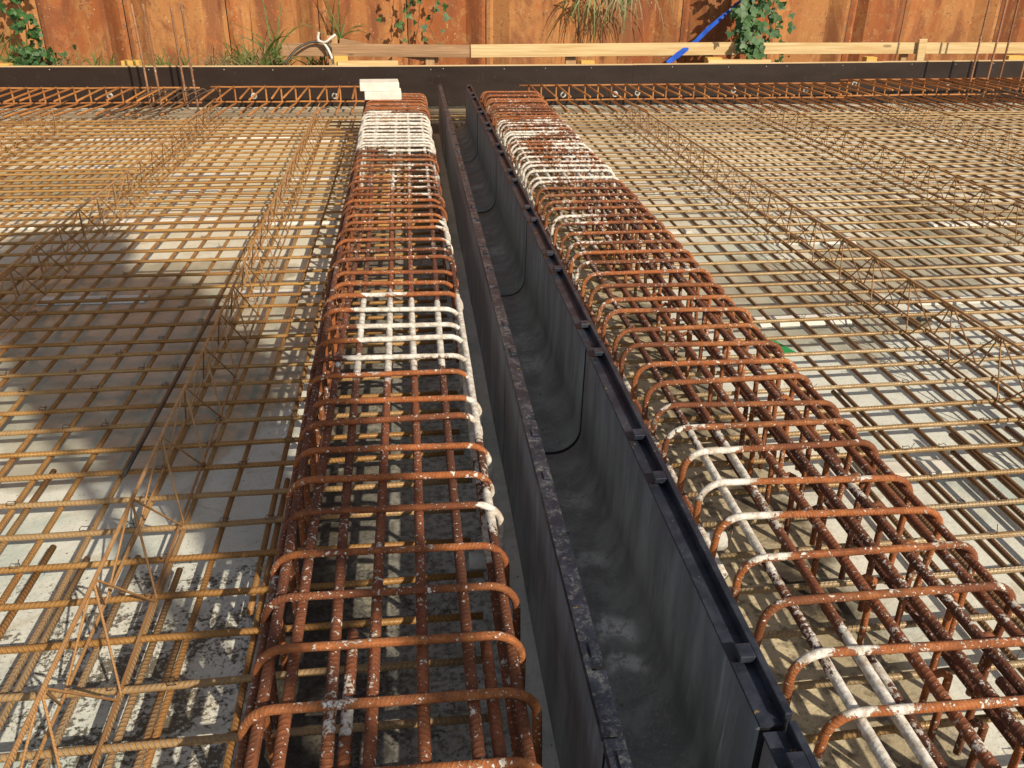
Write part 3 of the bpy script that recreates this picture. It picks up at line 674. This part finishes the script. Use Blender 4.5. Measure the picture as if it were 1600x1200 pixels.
def vine(px_pts,Y,label,dens,size,hang=True,seed=1):
    pts=[at_y(x,y,(Y[i] if isinstance(Y,list) else Y)+R.uniform(-.03,.03)) for i,(x,y) in enumerate(px_pts)]; base=pts[-1]
    root=empty('vine',base,label,'vine','leafy vines on the sheet pile wall')
    sm=MB(); dense=[]
    for a,b in zip(pts,pts[1:]): dense+=seg(a,b,.05)[:-1]
    dense.append(pts[-1]); sm.tube([p+Vector((R.uniform(-.012,.012),R.uniform(-.012,.012),0)) for p in dense],.005,5); sm.build('stem',M['stem'],root)
    lm=MB()
    for p in dense:
        for k in range(dens):
            o_=Vector((R.gauss(0,.10),R.uniform(-.16,.05),R.gauss(0,.06)))
            dv=Vector((R.uniform(-1,1),R.uniform(-.5,.2),R.uniform(-1,.3))).normalized(); sz=size*R.uniform(.5,1.0)
            nr=Vector((R.uniform(-.4,.4),-1,R.uniform(-.1,.9))); sd_=dv.cross(nr).normalized()
            for q in (dv,(dv*.35+sd_).normalized(),(dv*.35-sd_).normalized()): leaf(lm,p+o_,q,sz*(1 if q is dv else .8),nr)
    lm.build('foliage',M['leaf'],root)
vine([(1180,-60),(1172,-10),(1166,30),(1170,60),(1174,92)],[11.7,11.6,11.5,11.2,11.12],'leafy green vine hanging in front of the bright pine rail beside the blue strap',6,.115)
vine([(1200,-40),(1208,10),(1213,35),(1210,60)],11.5,'thin side strand of vine right of the leafy vine over the bright rail',2,.12)
vine([(20,-60),(26,0),(38,25),(48,50),(52,66)],11.65,'leafy vine at the left edge of the photo above a bushy weed',3,.10)
vine([(638,-40),(634,10),(632,34),(626,58)],11.75,'sparse vine on the sheet pile wall left of the weathered rail end',1,.08)
vine([(684,-40),(682,5),(672,42),(680,66),(676,92)],11.75,'sparse vine above the joint of weathered and bright rails',1,.08)
def tuft(x,y,label,n,h,kind,Y=11.6,spread=.25,up=True,w=.008):
    base=at_y(x,y,Y); root=empty('grass_tuft',base,label,'grass tuft','grass tufts between formwork and sheet pile wall')
    m=MB()
    for k in range(n):
        c=base+Vector((R.gauss(0,spread*.5),R.uniform(-.1,.15),0)); a=R.gauss(0,.55)
        blade(m,c,(math.sin(a),R.uniform(-.35,.2),math.cos(a) if up else -math.cos(a)*.6+.2),h*R.uniform(.45,1.15),w*R.uniform(.6,1.3),R.uniform(.5,1.9) if up else 2.2)
    m.build('blades',M[kind],root); return root
def weed(x,y,label,n,sp,Y=11.55,size=.07):
    base=at_y(x,y,Y); root=empty('weed',base,label,'weed','bushy weeds behind the formwork'); m=MB(); s=MB()
    for k in range(n):
        p=base+Vector((R.gauss(0,sp*.5),R.uniform(-.12,.1),abs(R.gauss(0,sp*.55))))
        leaf(m,p,(R.uniform(-1,1),R.uniform(-.6,.2),R.uniform(-.6,1)),size*R.uniform(.5,1.3))
        if k%4==0: s.tube([base+Vector((0,0,-.1)),p],.003,4)
    m.build('foliage',M['leaf'],root); s.build('stem',M['stem'],root)
weed(62,104,'dense green bushy weed at the left edge of the photo, below the vine',120,.30)
tuft(12,106,'tall grass at the far left edge of the formwork',34,.55,'blade',spread=.3)
tuft(80,108,'dry yellowish grass just right of the bushy weed',40,.30,'dry',spread=.4)
tuft(165,108,'low grass between the bushy weed and the first upright bar',22,.30,'blade',spread=.35)
tuft(270,106,'small dark grass tuft behind the four left upright bars',26,.30,'blade',spread=.25)
tuft(345,108,'yellowish grass just right of the left upright bars',34,.34,'dry',spread=.3)
tuft(392,108,'thick mixed grass left of the tied cables',70,.40,'blade',spread=.42)
tuft(425,108,'broad-leaved reed with long upright blades left of the tied cables',12,.95,'blade',spread=.16,w=.016)
tuft(408,106,'dry brown grass left of the weathered rail',50,.36,'dry',spread=.4)
tuft(500,106,'grass tuft growing around the tied cables',28,.35,'blade',spread=.2)
tuft(532,62,'thin reed standing behind the rounded timber post',9,.75,'blade',Y=11.9,spread=.1)
tuft(950,-20,'grass hanging down the sheet pile wall from the top of the photo',60,.62,'blade',Y=11.75,spread=.5,up=False)
tuft(975,-14,'dry seed-headed grass hanging beside the green hanging grass',50,.55,'dry',Y=11.7,spread=.45,up=False,w=.005)
weed(1215,100,'small green weed on the formwork under the leafy vine',14,.12,Y=11.2,size=.05)

# cables and strap
def cable(px,Ys,r,mat,label):
    pts=[at_y(x,y,Y) for (x,y),Y in zip(px,Ys)]; P=[]
    for i in range(len(pts)-1):
        p0=pts[max(i-1,0)]; p1=pts[i]; p2=pts[i+1]; p3=pts[min(i+2,len(pts)-1)]
        for k in range(8):
            t=k/8; P.append(.5*((2*p1)+(p2-p0)*t+(2*p0-5*p1+4*p2-p3)*t*t+(3*p1-p0-3*p2+p3)*t**3))
    P.append(pts[-1]); m=MB(); m.tube(P,r,7); return tag(m.build('cable',mat),label,'cable')
cable([(445,100),(462,78),(485,66),(505,67),(516,74),(517,85)],[11.0,11.1,11.18,11.2,11.2,11.2],.014,M['cable_black'],'black cable arching over the weathered rail at its left end')
cable([(498,50),(497,62),(505,67),(513,78),(519,92),(522,103)],[11.2,11.2,11.18,11.18,11.1,10.95],.017,M['cable_white'],'white cable tied to the timber post, hanging down to the formwork')
cable([(496,64),(508,66),(516,60),(524,54)],[11.2,11.17,11.17,11.2],.015,M['cable_white'],'short white cable end sticking out right of the knot on the post')
m=MB(); A=[at_y(*q) for q in ((1042,99,10.99),(1062,84,11.16),(1085,66,11.33),(1105,46,11.5),(1122,32,11.6),(1140,16,11.7),(1165,-6,11.8))]; W=[.03,.036,.03,.036,.022,.02,.018]
vs=[]
for i,(p,w) in enumerate(zip(A,W)):
    d=(A[min(i+1,6)]-A[max(i-1,0)]).normalized(); s=d.cross(Vector((0,-1,.2+.5*math.sin(i*1.7)))).normalized()
    vs.append((p+s*w,p-s*w*.9+Vector((0,.02*math.sin(i*2),0))))
for (a,b),(c,d) in zip(vs,vs[1:]):
    m.quadverts([a,b,d,c],flat=True)
o=m.build('strap',M['blue_strap']); so=o.modifiers.new('s','SOLIDIFY'); so.thickness=.006; tag(o,'twisted blue strap slanting from the formwork up to the leafy vine','strap')

# ------------------------------------------------------------------ loose things on the mats
def slab_box(name,lo,hi,mat,label,cat,rot=0,group=None,bev=.004,tilt=0):
    c=(Vector(lo)+Vector(hi))/2; h=(Vector(hi)-Vector(lo))/2; m=MB(); m.box(-h,h,Matrix.Translation(c)@Matrix.Rotation(rot,4,'Z')@Matrix.Rotation(tilt,4,'Y'))
    return tag(m.build(name,mat,None,bev),label,cat,group)
slab_box('foam_block',(-.435,8.36,.431),(-.095,8.62,.505),M['foam'],'lower white foam block lying on the left beam cage','foam block',.03,'two stacked foam blocks',.006)
slab_box('foam_block',(-.478,8.38,.507),(-.115,8.66,.582),M['foam'],'upper white foam block, topmost of the two on the left beam cage','foam block',.05,'two stacked foam blocks',.006)
def zed(a,z): return z
def strip(x,y,L,label,rot=0,w=.05,h=.03):
    m=MB(); prof=[(-w/2,0),(w/2,0),(w*.28,h),(-w*.28,h)]
    Mx=Matrix.Translation((x,y,.002))@Matrix.Rotation(rot,4,'Z'); n=4
    for sx in (-L/2,L/2):
        for (v,z) in prof: m.v.append(tuple(Mx@Vector((sx,v,z)))); m.sp.append(0)
    for j in range(4): j2=(j+1)%4; m.f.append((j,j+4,j2+4,j2)[::-1]); m.uv.append([(0,0)]*4); m.flat.append(True)
    m.f+= [(0,1,2,3)[::-1],(4,5,6,7)]; m.uv+=[[(0,0)]*4]*2; m.flat+=[True]*2
    tag(m.build('spacer_strip',M['white_spacer'],None,.003),label,'spacer strip','white spacer strips lying under the mats')
for x,y,L,l in ((-1.67,5.9,.62,'longest white spacer strip, between the first and second girder left of the cage'),(-2.75,5.82,.5,'white spacer strip at the left edge of the photo level with the big shadow'),(-.70,4.42,.52,'white spacer strip beside the left beam cage at the foot of the first girder'),
    (-1.70,4.40,.55,'shaded white spacer strip inside the large shadow on the ochre mat'),(-2.77,7.6,.45,'white spacer strip between the second and third girder of the ochre mat'),(-.78,5.8,.45,'white spacer strip beside the left cage, between first girder and cage'),
    (-1.66,7.25,.6,'white spacer strip halfway to the formwork, left of the first girder'),(-.78,7.1,.42,'white spacer strip next to the left cage near the splashed stretch'),(-1.5,8.9,.6,'white spacer strip near the formwork, between first and second girder'),(-.84,8.7,.4,'white spacer strip near the formwork, beside the left cage'),
    (-2.9,8.9,.7,'white spacer strip near the formwork, left of the second girder'),(-1.75,6.75,.5,'narrow white spacer strip just behind the longest one'),
    (1.72,2.42,.36,'nearest white spacer strip right of the right beam cage'),(1.93,3.82,.5,'white spacer strip beside the green plastic scrap'),(2.85,4.02,.5,'white spacer strip next to the dark rock right of the first right girder'),(2.55,5.12,.55,'white spacer strip beside the farther rock'),
    (3.85,5.42,.6,'white spacer strip at the foot of the second right girder'),(2.1,6.5,.5,'white spacer strip right of the right cage, in its far half'),(2.2,8.0,.55,'white spacer strip near the formwork, right of the right cage'),(4.0,7.2,.55,'white spacer strip in the far half between second and third right girder'),(5.3,8.4,.6,'white spacer strip near the right upright bars'),(1.62,5.4,.4,'white spacer strip close to the right cage, beyond the green scrap')):
    strip(x,y,L,l,R.uniform(-.04,.04),R.uniform(.10,.17),.012)
def rock(x,y,r,label):
    m=MB(); bm=bmesh.new(); bmesh.ops.create_icosphere(bm,subdivisions=3,radius=1)
    for v in bm.verts:
        n=v.co.normalized(); k=1+.35*mnoise.noise(n*1.7+Vector((x,y,0)))+.1*mnoise.noise(n*5); m.v.append((x+n.x*k*r*1.35,y+n.y*k*r,.02+max(-.02,n.z*k*r*.8))); m.sp.append(0)
    for f in bm.faces: m.f.append(tuple(v.index for v in f.verts)); m.uv.append([(0,0)]*3); m.flat.append(False)
    bm.free(); tag(m.build('rock',M['rock']),label,'rock')
rock(2.50,3.72,.045,'dark rounded rock under the mat beside the first right girder')
rock(2.43,5.1,.04,'brown rock under the mat at the far side of the first right girder')
slab_box('plastic_scrap',(1.60,3.40,.006),(1.70,3.58,.012),M['green_plastic'],'bright green plastic scrap on the floor beside the right beam cage','plastic scrap',.3,None,0)
m=MB(); m.tube(seg((-.972,4.09,.118),(-.972,2.45,.12),.2),.0075,8); tag(m.build('loose_bar',M['steel_bar']),'loose dark grey steel bar lying lengthwise on the ochre mat by the first girder','bar')
def conc_spacer(x,y,label):
    root=empty('spacer_block',(x,y,0),label,'spacer block','concrete spacer blocks clipped to the cages'); m=MB(); s=.028
    m.tube([(x-.035,y,.105),(x+.03,y,.105)],.030,8); m.build('block',M['spacer_block'],root,.003)
    m=MB(); m.tube([(x+.032,y-.02,.10),(x+.045,y-.01,.14),(x+.05,y+.01,.15),(x+.045,y+.02,.12)],.002,5); m.build('clip',M['wire'],root)
conc_spacer(.145,1.92,'pale concrete spacer block hanging inside the left beam cage'); conc_spacer(.835,1.95,'pale concrete spacer block at the left foot of the right beam cage')
# dark bent bars and wire heap at the left upright bars
root=empty('bent_bars',(-2.75,10.2,.1),'tangled dark bent bars and wire around the feet of the left upright bars','bent bars')
for k in range(6):
    x=-3.02+k*.12; m=MB(); a=R.uniform(-.5,.1)
    P=[Vector((x-.25+a*.3,9.45,.11)),Vector((x-.05,9.9,.15)),Vector((x+.1,10.2,.24)),Vector((x+.22,10.35,.28)),Vector((x+.27,10.42,.22)),Vector((x+.28,10.44,.10))]
    Q=[]
    for p,q in zip(P,P[1:]): Q+=seg(p,q,.06)[:-1]
    m.tube(Q,.0075,6); m.build('bar',M['dark_bar'],root)
for k in range(10):
    c=Vector((-2.7+R.uniform(-.35,.35),10.3+R.uniform(-.1,.1),.12)); m=MB(); a=R.uniform(0,6); 
    m.tube([c+Vector((math.cos(a)*t*.22,-.05*t,.30*t*(1.15-t)*1.6)) for t in lin(0,1,8)],.0022,4); m.build('wire',M['wire'],root)
root=empty('bent_bars',(7.3,9.9,.1),'tangled dark bent bars and wire around the feet of the right upright bars','bent bars')
for k in range(9):
    x=6.55+k*.17; m=MB(); m.tube(seg((x,10.45,.26+R.uniform(-.06,.08)),(x+.75+R.uniform(-.2,.3),9.5,.13+R.uniform(0,.05)),.3),.0075,6); m.build('bar',M['dark_bar'],root)
for k in range(8):
    c=Vector((7.2+R.uniform(-.5,.5),10.2+R.uniform(-.15,.15),.12)); m=MB(); a=R.uniform(0,6)
    m.tube([c+Vector((math.cos(a)*t*.22,-.05*t,.26*t*(1.15-t)*1.6)) for t in lin(0,1,8)],.0022,4); m.build('wire',M['wire'],root)

# ------------------------------------------------------------------ light: sun, sky and an added, unseen leafy caster shaped for the shadow on the left mat
AZ,EL=math.radians(32),math.radians(35)
sd=Vector((math.sin(AZ)*math.cos(EL),-math.cos(AZ)*math.cos(EL),math.sin(EL)))      # towards the sun
shadow_caster=empty('tree',(2.6,-3.1,0),'leafy tree behind the viewpoint, throwing the large shadow on the ochre mat','tree')
m=MB(); m.tube([(2.75,-3.1,-.06),(2.7,-3.1,1.5),(2.55,-3.05,3.0),(2.35,-3.0,4.2),(2.3,-3.0,5.4)],.09,8,r2=.02); m.build('trunk',M['bark'],shadow_caster)
m=MB()
def back(sx,sy,z=.09,Y=-3.0):
    p=Vector((sx,sy,z)); t=(p.y-Y)/-sd.y; return p+sd*t
POLY=[(-.10,1.32),(-.36,2.0),(-.54,2.7),(-.70,3.3),(-.76,3.6),(-1.08,4.1),(-1.18,4.36),(-1.66,4.68),(-1.85,5.35),(-2.25,5.5),(-2.5,5.0),(-2.25,4.45),(-1.75,3.7),(-1.38,3.1),(-1.0,2.66),(-.66,2.35),(-.34,1.9)]
def inside(x,y):
    c=False
    for (a,b),(d,e) in zip(POLY,POLY[1:]+POLY[:1]):
        if (b>y)!=(e>y) and x<(d-a)*(y-b)/(e-b)+a: c=not c
    return c
n=0
while n<4600:
    x=R.uniform(-2.8,.2); y=R.uniform(1.3,5.7)
    if not inside(x,y): continue
    p=back(x,y,.09,-3.0+R.gauss(0,.16)); leaf(m,p,(R.uniform(-1,1),R.uniform(-1,1),R.uniform(-1,.6)),R.uniform(.12,.19),Vector((R.uniform(-1,1),R.uniform(-1,1),R.uniform(-1,1)))); n+=1
m.build('crown',M['treeleaf'],shadow_caster)

w=bpy.data.worlds.new('World'); sc.world=w; w.use_nodes=True; nt=w.node_tree
bg=nt.nodes['Background']; sky=nt.nodes.new('ShaderNodeTexSky'); sky.sky_type='NISHITA'; sky.sun_disc=False
sky.sun_elevation=EL; sky.sun_rotation=math.pi-AZ; sky.air_density=1.2; sky.dust_density=1.5
hs=nt.nodes.new('ShaderNodeHueSaturation'); hs.inputs['Saturation'].default_value=.45; nt.links.new(sky.outputs[0],hs.inputs['Color']); nt.links.new(hs.outputs[0],bg.inputs[0]); bg.inputs[1].default_value=.085
sl=bpy.data.lights.new('sun','SUN'); sl.energy=5.0; sl.angle=math.radians(.53); sl.color=(1,.87,.68)
so=bpy.data.objects.new('sun',sl); col.objects.link(so); so.rotation_euler=sd.to_track_quat('Z','Y').to_euler()

cd=bpy.data.cameras.new('camera'); cam=bpy.data.objects.new('camera',cd); col.objects.link(cam); sc.camera=cam
cd.sensor_fit='HORIZONTAL'; cd.sensor_width=36; cd.lens=36*F/1600; cd.clip_start=.02; cd.clip_end=1500
cam.matrix_world=Matrix.Translation((0,0,H))@CAMROT.to_4x4()
sc.view_settings.view_transform='Standard'; sc.view_settings.look='None'; sc.view_settings.exposure=0; sc.view_settings.gamma=1
sc.render.engine='CYCLES'
